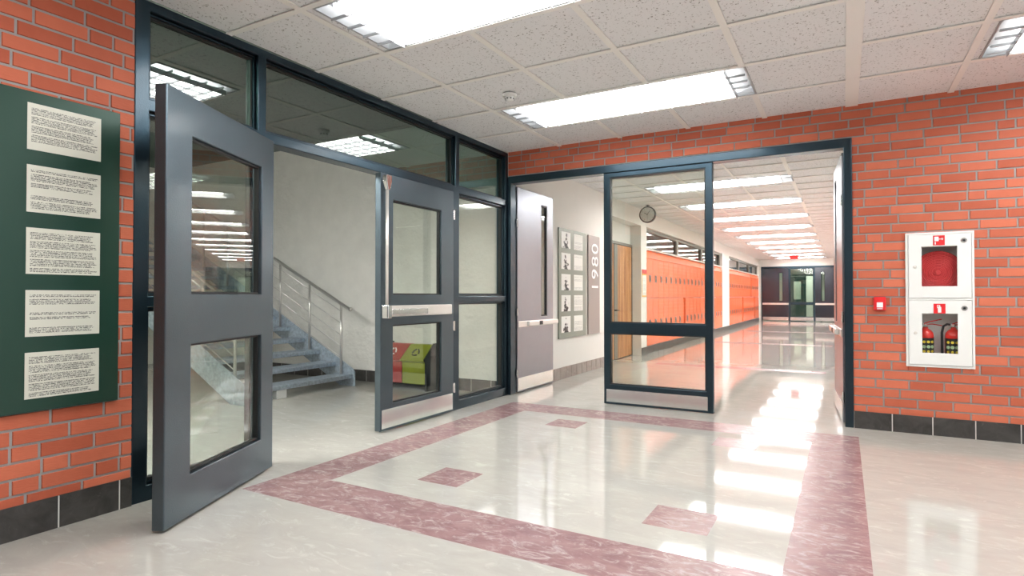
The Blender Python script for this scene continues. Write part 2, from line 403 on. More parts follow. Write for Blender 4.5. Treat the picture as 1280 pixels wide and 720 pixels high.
# unseen side and back of the hall, side wall with a window band for the daylight
bm = bmesh.new(); plate(bm, -11.0, .19, 0, H+.2, [(-10.2, -5.6, .9, 2.7), (-5.2, -1.4, .9, 2.7)], 9.0, 9.2, YZ); struct('wall_right', bm, 'hallwall')
bm = bmesh.new(); plate(bm, -.19, 9.2, 0, H+.2, [], -11.0, -11.2, XZ); struct('wall_behind', bm, 'hallwall')
for k, (a, b) in enumerate(((-10.2, -5.6), (-5.2, -1.4))):
    bm = bmesh.new(); n = 4; st = (b-a)/n
    plate(bm, a, b, .9, 2.7, [(a+st*i+.04, a+st*(i+1)-.04, .95, 2.65) for i in range(n)], 9.06, 9.14, YZ)
    struct('window_%d' % (k+5), bm, 'frame')
    ld = bpy.data.lights.new('daylight_portal', 'AREA'); ld.shape = 'RECTANGLE'; ld.size = b-a; ld.size_y = 1.8; ld.cycles.is_portal = True
    lo = bpy.data.objects.new('daylight_portal', ld); C.objects.link(lo); lo.location = (9.22, (a+b)/2, 1.8); lo.rotation_euler = (R(90), 0, R(90))
# stair hall
bm = bmesh.new(); plate(bm, -7.1, -.0, 0, 3.6, [], .0, .19, XZ); struct('wall_stair_back', bm, 'stairwall', 'rough grey plaster wall behind the staircase')
bm = bmesh.new(); plate(bm, -7.3, .19, 0, 3.6, [], -7.1, -7.3, YZ); struct('wall_stair_side', bm, 'stairwall')
bm = bmesh.new(); plate(bm, -7.1, -.19, 0, 3.6, [], -7.3, -7.1, XZ); struct('wall_stair_front', bm, 'stairwall')
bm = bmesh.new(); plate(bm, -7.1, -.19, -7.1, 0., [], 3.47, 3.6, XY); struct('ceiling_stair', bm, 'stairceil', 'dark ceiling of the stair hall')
skirting('baseboard_stair', [(-7.1, -.13)], XZ, .155, .2935, -.008, 'slate', -2.0, 'dark slate skirting at the foot of the grey stair wall')
# corridor left wall: plaster, recess with wooden door, two locker bays
BAY = ((5.78, 14.5), (15.85, 24.2))
bm = bmesh.new()
plate(bm, .19, 24.6, 0, H+.2, [(3.6, 5.39, -1, 2.62), (*BAY[0], .15, 2.63), (*BAY[1], .15, 2.63)], -.001, -.22, YZ)
struct('wall_corridor_left', bm, 'plaster', 'white corridor wall with the locker bays')
bm = bmesh.new(); plate(bm, 3.4, 5.6, 0, H, [(4.1, 5.39, -1, 2.22)], -.22, -.40, YZ)
struct('wall_recess', bm, 'plaster')
bm = bmesh.new(); box(bm, -.42, -.40, 3.5, 5.6, 0, 2.7); struct('wall_recess_back', bm, 'plaster')
bm = bmesh.new(); plate(bm, .19, 24.4, 0, H+.2, [], 3.63, 3.83, YZ); struct('wall_corridor_right', bm, 'plaster')
bm = bmesh.new(); plate(bm, -.0, 3.63, 0, H+.2, [(.09, 3.6, -1, 2.60)], 24.4, 24.6, XZ); struct('wall_corridor_end', bm, 'plaster', 'white wall over the double doors at the corridor end')
skirting('baseboard_corridor_left', [(.20, 3.6)], YZ, .167, .20, .010, 'browntile', 1.28, 'grey-brown tile skirting under the panels')
skirting('baseboard_lockers', [(5.40, 24.2)], YZ, .15, .42, .012, 'slate', 5.78, 'dark tile skirting below the orange lockers')
# rooms behind the clerestory glass and behind the corridor's end doors
bm = bmesh.new(); plate(bm, 5.0, 24.6, 0, H, [], -3.2, -3.3, YZ); struct('wall_classroom', bm, 'softgrey')
bm = bmesh.new(); box(bm, -3.2, -.22, 5.5, 24.6, 2.94, 3.0); struct('ceiling_classroom', bm, 'softgrey')
bm = bmesh.new()
plate(bm, 24.6, 33, 0, H+.2, [], .0, -.2, YZ); plate(bm, 24.6, 33, 0, H+.2, [], 3.63, 3.83, YZ); plate(bm, 0, 3.63, 0, H+.2, [(1.0, 2.5, -1, 2.3)], 29.0, 29.2, XZ); box(bm, .3, 3.3, 30.9, 31.0, 0, 2.9); plate(bm, 0, 3.63, 0, H+.2, [], 32.8, 33, XZ)
struct('wall_beyond', bm, 'beyond')
# ------------------------------------------------------------------ ceilings
PX, PY = .735, .7487
hall_lights = [(cx, -1.123 - 2.246*k) for k in range(3) for cx in (1.8375, 5.5125)]
corr_lights = [(1.8375, 3.37 + 2.24*k) for k in range(10)]
LXH, LYH, LYC = 1.08, .35, .27           # half sizes of the fixtures
holes = [(x-LXH, x+LXH, y-LYH, y+LYH) for x, y in hall_lights]
bm = bmesh.new(); plate(bm, -.0, 9.0, -11.0, .0, holes, H+.010, H+.02, XY); box(bm, -.1, 9.1, -11.1, .1, H+.2, H+.3)
struct('ceiling_hall', bm, 'tile', 'speckled ceiling tiles of the hall')
holes = [(x-LXH, x+LXH, y-LYC, y+LYC) for x, y in corr_lights]
bm = bmesh.new(); plate(bm, .0, 3.63, .19, 24.4, holes, H+.010, H+.02, XY); box(bm, -.1, 3.73, .1, 33.1, H+.2, H+.3); box(bm, 0, 3.63, 24.6, 33, H, H+.02)
struct('ceiling_corridor', bm, 'tile', 'speckled ceiling tiles of the corridor')
def grid(name, x0, x1, y0, y1, xt, yt, holes, label):
    bm = bmesh.new()
    for x, wd in xt:
        ys_ = [(y0, y1)]
        for h in holes:
            if h[0] < x < h[1]: ys_ = [q for a, b in ys_ for q in ((a, h[2]), (h[3], b)) if q[1]-q[0] > .01] if any(a < h[2] and h[3] < b for a, b in ys_) else ys_
        segs = [(y0, y1)]
        for h in holes:
            if h[0] < x < h[1]:
                ns = []
                for a, b in segs:
                    if h[3] <= a or h[2] >= b: ns.append((a, b))
                    else:
                        if h[2] > a: ns.append((a, h[2]))
                        if h[3] < b: ns.append((h[3], b))
                segs = ns
        for a, b in segs: box(bm, x-wd/2, x+wd/2, a, b, H-.002, H+.006)
    for y in yt:
        segs = [(x0, x1)]
        for h in holes:
            if h[2] < y < h[3]:
                ns = []
                for a, b in segs:
                    if h[1] <= a or h[0] >= b: ns.append((a, b))
                    else:
                        if h[0] > a: ns.append((a, h[0]))
                        if h[1] < b: ns.append((h[1], b))
                segs = ns
        for a, b in segs: box(bm, a, b, y-.021, y+.021, H-.0015, H+.0055)
    return struct(name, bm, 'tee', label)
xt = [(.69 + PX*k, .10 if k == 4 else .046) for k in range(12)]
grid('trim_1', 0, 9, -11, 0, [t for t in xt if t[0] < 9], [-PY*k for k in range(1, 15)], [(x-LXH, x+LXH, y-LYH, y+LYH) for x, y in hall_lights], 'pale ceiling grid of the hall')
grid('trim_2', 0, 3.63, .19, 24.4, [(.69+PX*k, .05 if k == 3 else .03) for k in range(4)], [.56*k+.01 for k in range(1, 44)], [(x-LXH, x+LXH, y-LYC, y+LYC) for x, y in corr_lights], 'pale ceiling grid of the corridor')

# ------------------------------------------------------------------ ceiling lights
def make_light(hy, name='ceiling_light', lamp='lamp', lv='louver', lh=.018):
    t = empty(name)
    bm = bmesh.new()
    # open-bottomed tray
    plate(bm, -LXH, LXH, -hy, hy, [(-LXH+.015, LXH-.015, -hy+.015, hy-.015)], .026, .10, XY)
    box(bm, -LXH, LXH, -hy, hy, .10, .11)
    obj('housing', bm, 'housing', t)
    bm = bmesh.new(); box(bm, -LXH+.19, LXH-.19, -hy+.03, hy-.03, .019, .034); obj('lamp', bm, lamp, t)
    bm = bmesh.new(); n = 15
    for i in range(1, n):
        x = -LXH + .015 + (2*LXH-.03)*i/n; box(bm, x-.0025, x+.0025, -hy+.02, hy-.02, .003, lh if 1 < i < n-1 else .045)
    for j in range(1, 5):
        y = -hy + 2*hy*j/5; box(bm, -LXH+.02, LXH-.02, y-.004, y+.004, .002, lh+.001)
    obj('louver', bm, lv, t)
    return t
def copy_tree(o, parent=None):
    c = o.copy(); C.objects.link(c)
    if parent: c.parent = parent
    for ch in list(o.children): copy_tree(ch, c)
    return c
row = ['nearest the brick wall', 'second from the brick wall', 'third from the brick wall', 'fourth']
p0 = make_light(LYH)
for i, (x, y) in enumerate(hall_lights):
    o = p0 if i == 0 else copy_tree(p0); o.location = (x, y, H-.024)
    side = 'over the floor inlay' if i % 2 == 0 else 'at the right'
    tag(o, 'louvred hall ceiling light %s, %s' % (side, row[i//2]), 'ceiling light', 'louvred ceiling lights of the hall')
p1 = make_light(LYC, lamp='corrlamp', lv='louver2', lh=.018)
ordn = ['first and largest', 'second', 'third', 'fourth', 'fifth', 'sixth', 'seventh', 'eighth', 'ninth', 'last and smallest']
for i, (x, y) in enumerate(corr_lights):
    o = p1 if i == 0 else copy_tree(p1); o.location = (x, y, H-.024)
    tag(o, 'louvred corridor ceiling light, %s in the row going away' % ordn[i], 'ceiling light', 'louvred ceiling lights of the corridor')
o = make_light(LYH, 'ceiling_light', 'stairfill'); o.location = (-2.0, -5.2, 3.355); tag(o, 'added unseen fill light in the stair hall behind the glazed screen', 'ceiling light')  # added out of view to brighten the stair wall
o = copy_tree(p1); o.location = (1.84, 26.4, H-.10); tag(o, 'added fill light in the lobby beyond the far doors', 'ceiling light')  # added to lift the brightness behind the end doors
o = copy_tree(p1); o.location = (1.84, 30.0, H-.10); tag(o, 'added fill light in the last room beyond the deep green frame', 'ceiling light')  # added so the room past the green frame is not dark
# smoke detector
t = empty('smoke_detector', (1.056, -1.817, H)); tag(t, 'round white smoke detector on the ceiling tile between the two hall lights', 'smoke detector')
bm = bmesh.new(); lathe(bm, [(.062, 0), (.062, -.012), (.056, -.022), (.040, -.026)], (0, 0, 0)); obj('base', bm, 'white', t, smooth=False)
bm = bmesh.new(); lathe(bm, [(.036, -.026), (.040, -.034), (.038, -.048), (.026, -.058), (.010, -.060)], (0, 0, 0), n=20); obj('sensor_head', bm, 'white', t)
bm = bmesh.new()
for k in range(8):
    a = 2*math.pi*k/8; tube(bm, (.034*math.cos(a), .034*math.sin(a), -.042), (.0415*math.cos(a), .0415*math.sin(a), -.042), .006, 8)
obj('vent', bm, 'black', t)

# ------------------------------------------------------------------ glazed screen (curtain wall) on the left
W1 = empty('window_1', (0, 0, 0)); tag(W1, 'dark steel glazed screen between the hall and the stair hall', 'window', kind='structure')
FD = .13
ys0, m1a, m1b, m2a, m2b, ys1 = -4.335, -3.515, -3.447, -1.115, -1.045, 0.0
tz0, tz1 = 2.290, 2.362
bm = bmesh.new()
plate(bm, ys0, ys1, 0, H, [
    (ys0+.085, m1a, tz1, 2.885), (m1b, m2a, tz1, 2.885), (m2b, ys1-.062, tz1, 2.885),
    (ys0+.085, m1a, 1.200, tz0), (ys0+.085, m1a, .095, 1.135),
    (m2b, ys1-.062, 1.200, tz0), (m2b, ys1-.062, .095, 1.135),
    (m1b, m2a-.09, -1, tz0)], 0, -FD, YZ)
obj('frame', bm, 'frame', W1, bevel=.006)
lights = [(ys0+.085, m1a, tz1, 2.885, 'tglass'), (m1b, m2a, tz1, 2.885, 'tglass'), (m2b, ys1-.062, tz1, 2.885, 'tglass'),
          (ys0+.085, m1a, 1.200, tz0, 'glass'), (ys0+.085, m1a, .095, 1.135, 'glass'), (m2b, ys1-.062, 1.200, tz0, 'glass'), (m2b, ys1-.062, .095, 1.135, 'glass')]
for a, b, z0, z1, gm in lights:
    bm = bmesh.new(); plate(bm, a, b, z0, z1, [(a+.028, b-.028, z0+.028, z1-.028)], -.045, -.095, YZ)
    g = obj('glazing_bead', bm, 'gasket', W1, bevel=.003)
    bm = bmesh.new(); plate(bm, a+.006, b-.006, z0+.006, z1-.006, [(a+.016, b-.016, z0+.016, z1-.016)], -.030, -.045, YZ); obj('bead_lip', bm, 'frame', g)
    bm = bmesh.new(); plate(bm, a+.02, b-.02, z0+.02, z1-.02, [], -.067, -.073, YZ); obj('glass_pane', bm, gm, W1)

# ------------------------------------------------------------------ door leaf builder (local: hinge at x=0, leaf along +x, visible face +y)
def leaf(root, wd, z0, z1, t, panes, mat, glassmat='glass', gw=.013, bev=.006):
    bm = bmesh.new(); plate(bm, 0, wd, z0, z1, panes, -t/2, t/2, XZ); obj('leaf', bm, mat, root, bevel=bev)
    for a, b, c, d in panes:
        bm = bmesh.new(); plate(bm, a, b, c, d, [(a+gw, b-gw, c+gw, d-gw)], -.020, .012, XZ); g = obj('glazing_bead', bm, 'gasket', root, bevel=.002)
        bm = bmesh.new(); plate(bm, a+gw*.7, b-gw*.7, c+gw*.7, d-gw*.7, [], -.007, -.001, XZ); obj('glass_pane', bm, glassmat, root)
def hinges(root, zs, t, face=1):
    for z in zs:
        bm = bmesh.new(); tube(bm, (-.012, face*(t/2), z-.05), (-.012, face*(t/2), z+.05), .011, 12); box(bm, -.012, .010, face*t/2-.002, face*t/2+.003, z-.045, z+.045)
        obj('hinge', bm, 'chrome', root)
def kick(root, x0, x1, z0, z1, t, face=1):
    bm = bmesh.new(); a, b = sorted((face*t/2, face*(t/2+.004))); box(bm, x0, x1, a, b, z0, z1); return obj('kick_plate', bm, 'steelplate', root)

# left leaf, open towards the viewer
u = Vector((.427, -.904)); n = Vector((.904, .427)); T = .066
hx = Vector((.085, -3.448)) - n*T/2
D1 = empty('door_1', (hx.x, hx.y, 0), math.atan2(u.y, u.x)); tag(D1, 'dark steel door leaf with two panes, swung wide open at the left', 'door', kind='structure')
WD = 1.141
leaf(D1, WD, .014, 2.283, T, [(.165, WD-.215, 1.21, 2.065), (.165, WD-.215, .24, .94)], 'door')
hinges(D1, (.25, .9, 2.05), T, -1)
bm = bmesh.new(); tube(bm, (.045, .0, .0), (.045, .0, .016), .02, 12)
obj('bottom_pivot', bm, 'chrome', D1)
# right leaf, closed
D2 = empty('door_2', (.006, -1.205, 0), R(-90)); tag(D2, 'closed dark steel door leaf with two panes and a panic bar', 'door', kind='structure')
WD = 1.10; T = .066
leaf(D2, WD, .014, 2.283, T, [(.21, .935, 1.21, 2.06), (.21, .935, .24, .94)], 'door')
hinges(D2, (.25, .89, 2.04), T)
kick(D2, .02, 1.085, .035, .200, T)
bar = empty('panic_bar', (0, T/2, 0), 0, D2)
bm = bmesh.new(); box(bm, .085, 1.05, .004, .045, 1.015, 1.115); obj('bar_housing', bm, 'barwhite', bar, bevel=.008)
bm = bmesh.new(); box(bm, .50, 1.02, .045, .062, 1.030, 1.085); obj('push_pad', bm, 'chrome', bar, bevel=.008)
bm = bmesh.new(); box(bm, 1.03, 1.09, .0, .075, 1.00, 1.12); obj('end_box', bm, 'chrome', bar, bevel=.01)
bm = bmesh.new(); tube(bm, (1.055, .032, 1.115), (1.055, .032, 2.17), .014, 14); obj('vertical_rod', bm, 'barwhite', bar, smooth=True)
bm = bmesh.new(); prism(bm, [(1.015, 2.262), (1.085, 2.262), (1.085, 2.205), (1.068, 2.13), (1.040, 2.13), (1.015, 2.205)], lambda a, b, w: (a, w, b), 0, .055); obj('top_latch', bm, 'chrome', bar, bevel=.006)

# ------------------------------------------------------------------ frame of the corridor opening
bm = bmesh.new(); plate(bm, .0, 3.63, 0, 2.65, [(.042, 3.562, -1, 2.565)], -.012, .12, XZ)
W2 = struct('trim_3', bm, 'frame', 'dark steel frame lining the corridor opening', bevel=.006)
# glazed mid panel
D3 = empty('door_3', (1.228, .035, 0)); tag(D3, 'glazed steel panel standing in the middle of the corridor opening', 'door', kind='structure')
WD = 1.172; T = .07
bm = bmesh.new(); pn = [(.072, 1.100, .905, 2.512), (.072, 1.100, .225, .785)]
plate(bm, 0, WD, .006, 2.564, pn, -T/2, T/2, XZ); obj('frame', bm, 'frame', D3, bevel=.006)
for a, b, c, d in pn:
    bm = bmesh.new(); plate(bm, a, b, c, d, [(a+.010, b-.010, c+.010, d-.010)], -.03, .02, XZ); obj('glazing_bead', bm, 'gasket', D3)
    bm = bmesh.new(); plate(bm, a+.006, b-.006, c+.006, d-.006, [], -.003, .003, XZ); obj('glass_pane', bm, 'glass', D3)
kick(D3, .03, 1.115, .03, .170, T, -1)
# corridor leaf folded against the left wall
def solid_leaf(root, wd, face, mat='leaf', slit=(.745, .925, .93, 2.41), ext=True):
    T = .05
    leaf(root, wd, .014, 2.55, T, [slit], mat, gw=.018)
    kick(root, .012, wd-.012, .03, .185, T, face)
    hinges(root, (.25, 1.0, 2.1), T, face)
    a, b = sorted((face*(T/2), face*(T/2+.012)))
    br = empty('push_bar', (0, 0, 0), 0, root)
    bm = bmesh.new(); box(bm, .01, wd-.005, a, b, .812, .885); obj('back_plate', bm, 'barwhite', br, bevel=.004)
    bm = bmesh.new(); a2, b2 = sorted((face*(T/2+.012), face*(T/2+.050))); box(bm, wd*.22, wd+.07, a2, b2, .820, .880); obj('push_rail', bm, 'barwhite', br, bevel=.010)
    bm = bmesh.new(); a, b = sorted((face*(T/2+.01), face*(T/2+.056))); box(bm, wd*.50, wd*.50+.085, a, b, .825, .875); obj('lock_block', bm, 'black', br, bevel=.003)
D4 = empty('door_4', (.030, .135, 0), R(90)); tag(D4, 'solid grey steel leaf with slit window folded back on the left corridor wall', 'door', kind='structure')
solid_leaf(D4, 1.02, -1, slit=(.655, .835, .93, 2.41))
uu = Vector((-.078, .997)); ang = math.atan2(uu.y, uu.x)
D5 = empty('door_5', (3.570, .135, 0), ang); tag(D5, 'solid grey steel leaf with slit window opened at the right of the corridor opening', 'door', kind='structure')
solid_leaf(D5, 1.02, 1, slit=(.655, .835, .93, 2.41))

# ------------------------------------------------------------------ doors at the corridor end
bm = bmesh.new(); plate(bm, .09, 3.60, 0, 2.60, [(.135, 1.295, -1, 2.52), (1.335, 2.355, -1, 2.52), (2.395, 3.555, -1, 2.52)], 24.36, 24.52, XZ)
struct('trim_4', bm, 'frame', 'dark steel frame of the doors at the corridor end')
def far_leaf(name, x0, x1, slit, label):
    d = empty(name, (x0, 24.40, 0)); tag(d, label, 'door', kind='structure'); wd = x1-x0
    leaf(d, wd, .02, 2.52, .05, [slit], 'darkleaf', gw=.016)
    kick(d, .02, wd-.02, .04, .20, .05, -1)
    bm = bmesh.new(); box(bm, .01, wd-.01, -.07, -.03, .78, .865); obj('push_bar', bm, 'barwhite', d, bevel=.006)
far_leaf('door_6', .137, 1.293, (.74, .90, .95, 2.30), 'dark solid door leaf at the left of the corridor end')
far_leaf('door_7', 2.397, 3.553, (.24, .40, .95, 2.30), 'dark solid door leaf at the right of the corridor end')
d = empty('door_8', (1.337, 24.40, 0)); tag(d, 'glazed door panel in the middle of the corridor end', 'door', kind='structure')
leaf(d, 1.016, .02, 2.52, .05, [(.03, .986, .90, 2.47), (.03, .986, .22, .79)], 'frame', gw=.014)
kick(d, .02, .99, .04, .20, .05, -1)
# lobby beyond
bm = bmesh.new(); plate(bm, .95, 2.55, 0, 2.35, [(1.03, 1.72, -1, 2.27), (1.80, 2.47, -1, 2.27)], 28.97, 29.05, XZ); struct('trim_5', bm, 'beyondframe')
d = empty('door_9', (1.03, 29.02, 0)); tag(d, 'deep green door far beyond the end doors', 'door', kind='structure')
leaf(d, .69, .02, 2.26, .05, [(.16, .53, 1.0, 2.0)], 'beyondframe')

# ------------------------------------------------------------------ wooden door in the corridor recess
D6 = empty('door_10', (-.215, 4.18, 0), R(90)); tag(D6, 'oak veneer door with a dark upright strip in the corridor recess', 'door', kind='structure')
bm = bmesh.new(); box(bm, .0, 1.20, -.02, .02, .01, 2.18); obj('leaf', bm, 'wood', D6, bevel=.003)
bm = bmesh.new(); box(bm, .14, .33, -.030, -.02, .01, 2.18); obj('glazed_strip', bm, 'winframe', D6)
bm = bmesh.new(); plate(bm, -.08, 1.22, 0, 2.235, [(.0, 1.20, -1, 2.185)], -.035, .03, XZ); obj('door_frame', bm, 'winframe', D6)
bm = bmesh.new(); tube(bm, (.16, -.02, .93), (.16, -.07, .93), .012, 10); path(bm, [(.16, -.07, .93), (.20, -.078, .93), (.30, -.07, .925)], .010, 8); obj('lever_handle', bm, 'greyblack', D6)

# ------------------------------------------------------------------ clerestory windows over the lockers
for k, (a, b) in enumerate(BAY):
    wn_ = empty('window_%d' % (k+2)); tag(wn_, 'grey framed clerestory window over the %s locker bay' % ('nearer' if k == 0 else 'farther'), 'window', kind='structure')
    ms = [(a + (b-a)*i/3) for i in (1, 2)]
    e = [a+.06, ms[0]-.09, ms[0]+.09, ms[1]-.09, ms[1]+.09, b-.10]
    bm = bmesh.new(); plate(bm, a, b, 2.185, 2.63, [(e[0], e[1], 2.225, 2.565), (e[2], e[3], 2.225, 2.565), (e[4], e[5], 2.225, 2.565)], -.075, -.16, YZ); obj('frame', bm, 'winframe', wn_)
    for q in (0, 2, 4):
        bm = bmesh.new(); plate(bm, e[q]-.01, e[q+1]+.01, 2.215, 2.575, [], -.118, -.124, YZ); obj('glass_pane', bm, 'wglass', wn_)
    bm = bmesh.new(); box(bm, -.16, .004, a, b, 2.165, 2.186); obj('sill', bm, 'sill', wn_)

# ------------------------------------------------------------------ lockers
def locker_bank(y0, y1, nd, upper, label, fill=0.0):
    z0, z1 = (1.158, 1.985) if upper else (.152, 1.152)
    t = empty('locker_bank', (0, y0, z0)); tag(t, label, 'lockers', 'orange locker banks along the corridor')
    w_ = y1-y0; h = z1-z0
    bm = bmesh.new(); fn = lambda a, b, w: (a, w, b)
    pts = [(-.21, 0), (-.016, 0), (-.016, h), (-.21, h)] if not upper else [(-.21, 0), (-.016, 0), (-.016, h), (-.0, h), (-.0, h+.02), (-.065, h+.178), (-.21, h+.178)]
    prism(bm, pts, fn, .004, w_-.004); obj('carcass', bm, 'orange', t, bevel=.003)
    step = (w_-fill-.01)/nd
    for i in range(nd):
        a = .005 + step*i
        bm = bmesh.new(); box(bm, -.016, .0, a+.005, a+step-.005, .012, h-.012); dr = obj('locker_door', bm, 'orange', t, bevel=.003)
        zc = (1.565 if upper else .62) - z0; yc = a + step*.50
        bm = bmesh.new(); plate(bm, yc-.055, yc+.055, zc-.075, zc+.075, [(yc-.028, yc+.028, zc-.05, zc+.05)], .0, .008, YZ); box(bm, -.001, .002, yc-.03, yc+.03, zc-.052, zc+.052)
        obj('pull_handle', bm, 'pull', dr)
    if fill:
        bm = bmesh.new(); box(bm, -.016, -.002, w_-fill, w_-.004, .012, h-.012); obj('filler_panel', bm, 'orange', t)
    return t
locker_bank(5.785, 9.30, 8, True, 'upper orange locker bank nearest the white pillar with the notice, clerestory above it')
locker_bank(9.30, 14.495, 12, True, 'long upper orange locker bank seen behind the dark stile of the glazed panel')
locker_bank(5.785, 9.00, 7, False, 'lower orange locker bank nearest the notice, left of the narrow dark gap', .17)
locker_bank(9.19, 14.495, 12, False, 'lower orange locker bank right of the narrow dark gap in the nearer bay')
locker_bank(15.855, 21.50, 13, True, 'upper orange locker bank just beyond the second white pillar')
locker_bank(21.60, 24.195, 6, True, 'short upper orange locker bank beside the far doors')
locker_bank(15.855, 19.0, 7, False, 'lower orange locker bank just beyond the second white pillar')
locker_bank(19.20, 22.55, 8, False, 'middle lower orange locker bank of the farther bay')
locker_bank(22.66, 24.195, 4, False, 'short lower orange locker bank at the far doors')

# ------------------------------------------------------------------ uv sheet
def sheet(name, parent, mat, u0, u1, v0, v1, w0, w1, fn, seed, flip=False):
    bm = bmesh.new(); plate(bm, u0, u1, v0, v1, [], w0, w1, fn)
    uvl = bm.loops.layers.uv.new('UVMap')
    c = Vector(fn(u0, v0, 0)); du = Vector(fn(u1, v0, 0)) - c; dv = Vector(fn(u0, v1, 0)) - c
    for f in bm.faces:
        for lp in f.loops:
            p = lp.vert.co - Vector(fn(u0, v0, 0)); a = p.dot(du)/du.length_squared; b = p.dot(dv)/dv.length_squared
            lp[uvl].uv = (1-a if flip else a, b*.998 + .001 + seed)
    return obj(name, bm, mat, parent)
# green board on the left brick wall
t = empty('text_board', (0, -4.95, .62)); tag(t, 'large dark green board with five printed sheets on the left brick wall', 'notice board')
bm = bmesh.new(); box(bm, .001, .022, -.62, .528, 0, 1.605); obj('board_panel', bm, 'board', t, bevel=.002)
for k, (a, b) in enumerate(((1.933, 2.167), (1.620, 1.857), (1.310, 1.542), (.996, 1.229), (.686, .917))):
    sheet('text_sheet', t, 'print', .096, .429, a-.62, b-.62, .0222, .0245, YZ, k*3+2)
# corridor photo board
t = empty('photo_board', (0, 1.42, .585)); tag(t, 'grey-green panel with five photos beside five text cards on the corridor wall', 'notice board')
bm = bmesh.new(); box(bm, .001, .024, 0, 1.01, 0, 1.597); obj('board_panel', bm, 'greygreen', t, bevel=.003)
for k in range(5):
    zc = 2.015 - .3075*k - .585
    sheet('photo_print', t, 'photo', .075, .40, zc-.118, zc+.118, .0242, .026, YZ, k)
    sheet('text_card', t, 'print2', .525, .865, zc-.118, zc+.118, .0242, .026, YZ, k*3+1)
# 1980 panel
t = empty('year_panel', (0, 2.53, .59)); tag(t, 'narrow taupe panel with upright white numerals 1980 on the corridor wall', 'sign')
bm = bmesh.new(); box(bm, .001, .024, 0, .49, 0, 1.585); obj('sign_panel', bm, 'taupe', t, bevel=.003)
def text_mesh(name, body, size, parent, mat, mtx, extrude=.002, sx=1.0):
    cu = bpy.data.curves.new(name, 'FONT'); cu.body = body; cu.size = size; cu.extrude = extrude; cu.align_x = 'LEFT'; cu.space_character = 1.12
    o = bpy.data.objects.new(name+'_tmp', cu); C.objects.link(o)
    dg = bpy.context.evaluated_depsgraph_get(); me = bpy.data.meshes.new_from_object(o.evaluated_get(dg))
    bpy.data.objects.remove(o, do_unlink=True); me.transform(Matrix.Diagonal((sx, 1, 1, 1))); me.transform(mtx)
    me.materials.clear(); me.materials.append(M[mat])
    q = bpy.data.objects.new(name, me); C.objects.link(q); q.parent = parent; return q
# text x -> +z, text y -> -y, normal -> +x
mtx = Matrix(((0, 0, 1, .0265), (0, -1, 0, .405), (1, 0, 0, .665), (0, 0, 0, 1)))
text_mesh('numerals', '1980', .40, t, 'signwhite', mtx, .002, .92)
# notice on the pillar
t = empty('notice', (0, 5.44, 1.18)); tag(t, 'small notice with a red header and orange border on the white pillar', 'notice')
bm = bmesh.new(); box(bm, .0, .006, 0, .30, 0, .56); obj('backing', bm, 'noticeborder', t)
sheet('text_area', t, 'print2', .02, .28, .03, .44, .0062, .008, YZ, 5)
bm = bmesh.new(); box(bm, .0062, .009, .0, .30, .47, .56); obj('header', bm, 'red', t)

# ------------------------------------------------------------------ clock hanging from the corridor ceiling
t = empty('wall_clock', (.296, 4.86, 2.755)); tag(t, 'round dark-rimmed clock hanging under the corridor ceiling', 'clock')
Rk = .158
bm = bmesh.new(); lathe(bm, [(Rk-.02, -.030), (Rk, -.030), (Rk, .030), (Rk-.02, .030)], (0, 0, 0), 'y', 40); obj('case', bm, 'greyblack', t)
bm = bmesh.new(); lathe(bm, [(.001, -.034), (Rk-.022, -.034), (Rk-.022, -.031), (.001, -.031)], (0, 0, 0), 'y', 40); obj('dial', bm, 'clockface', t)
bm = bmesh.new()
for k in range(12):
    a = 2*math.pi*k/12; tube(bm, (.105*math.sin(a), -.0355, .105*math.cos(a)), (.125*math.sin(a), -.0355, .125*math.cos(a)), .003, 6)
obj('hour_marks', bm, 'black', t)
for nm, an, ln, rr in (('hour_hand', -58, .062, .005), ('minute_hand', 38, .095, .004), ('second_hand', 176, .09, .002)):
    bm = bmesh.new(); a = R(an); tube(bm, (-.012*math.sin(a), -.038, -.012*math.cos(a)), (ln*math.sin(a), -.038, ln*math.cos(a)), rr, 6); obj(nm, bm, 'black', t)
bm = bmesh.new(); tube(bm, (0, 0, Rk-.003), (0, 0, .186), .012, 10); box(bm, -.03, .03, -.02, .02, .172, .186); obj('ceiling_bracket', bm, 'greyblack', t)
# exit sign
t = empty('exit_sign', (1.78, 20.6, 2.94)); tag(t, 'small glowing red sign hanging from the far corridor ceiling', 'sign')
bm = bmesh.new(); box(bm, -.16, .16, -.02, .02, -.22, -.06); obj('sign_box', bm, 'exit', t, bevel=.004)
bm = bmesh.new(); box(bm, -.10, -.09, -.005, .005, -.065, 0); box(bm, .09, .10, -.005, .005, -.065, 0); obj('hanger', bm, 'white', t)

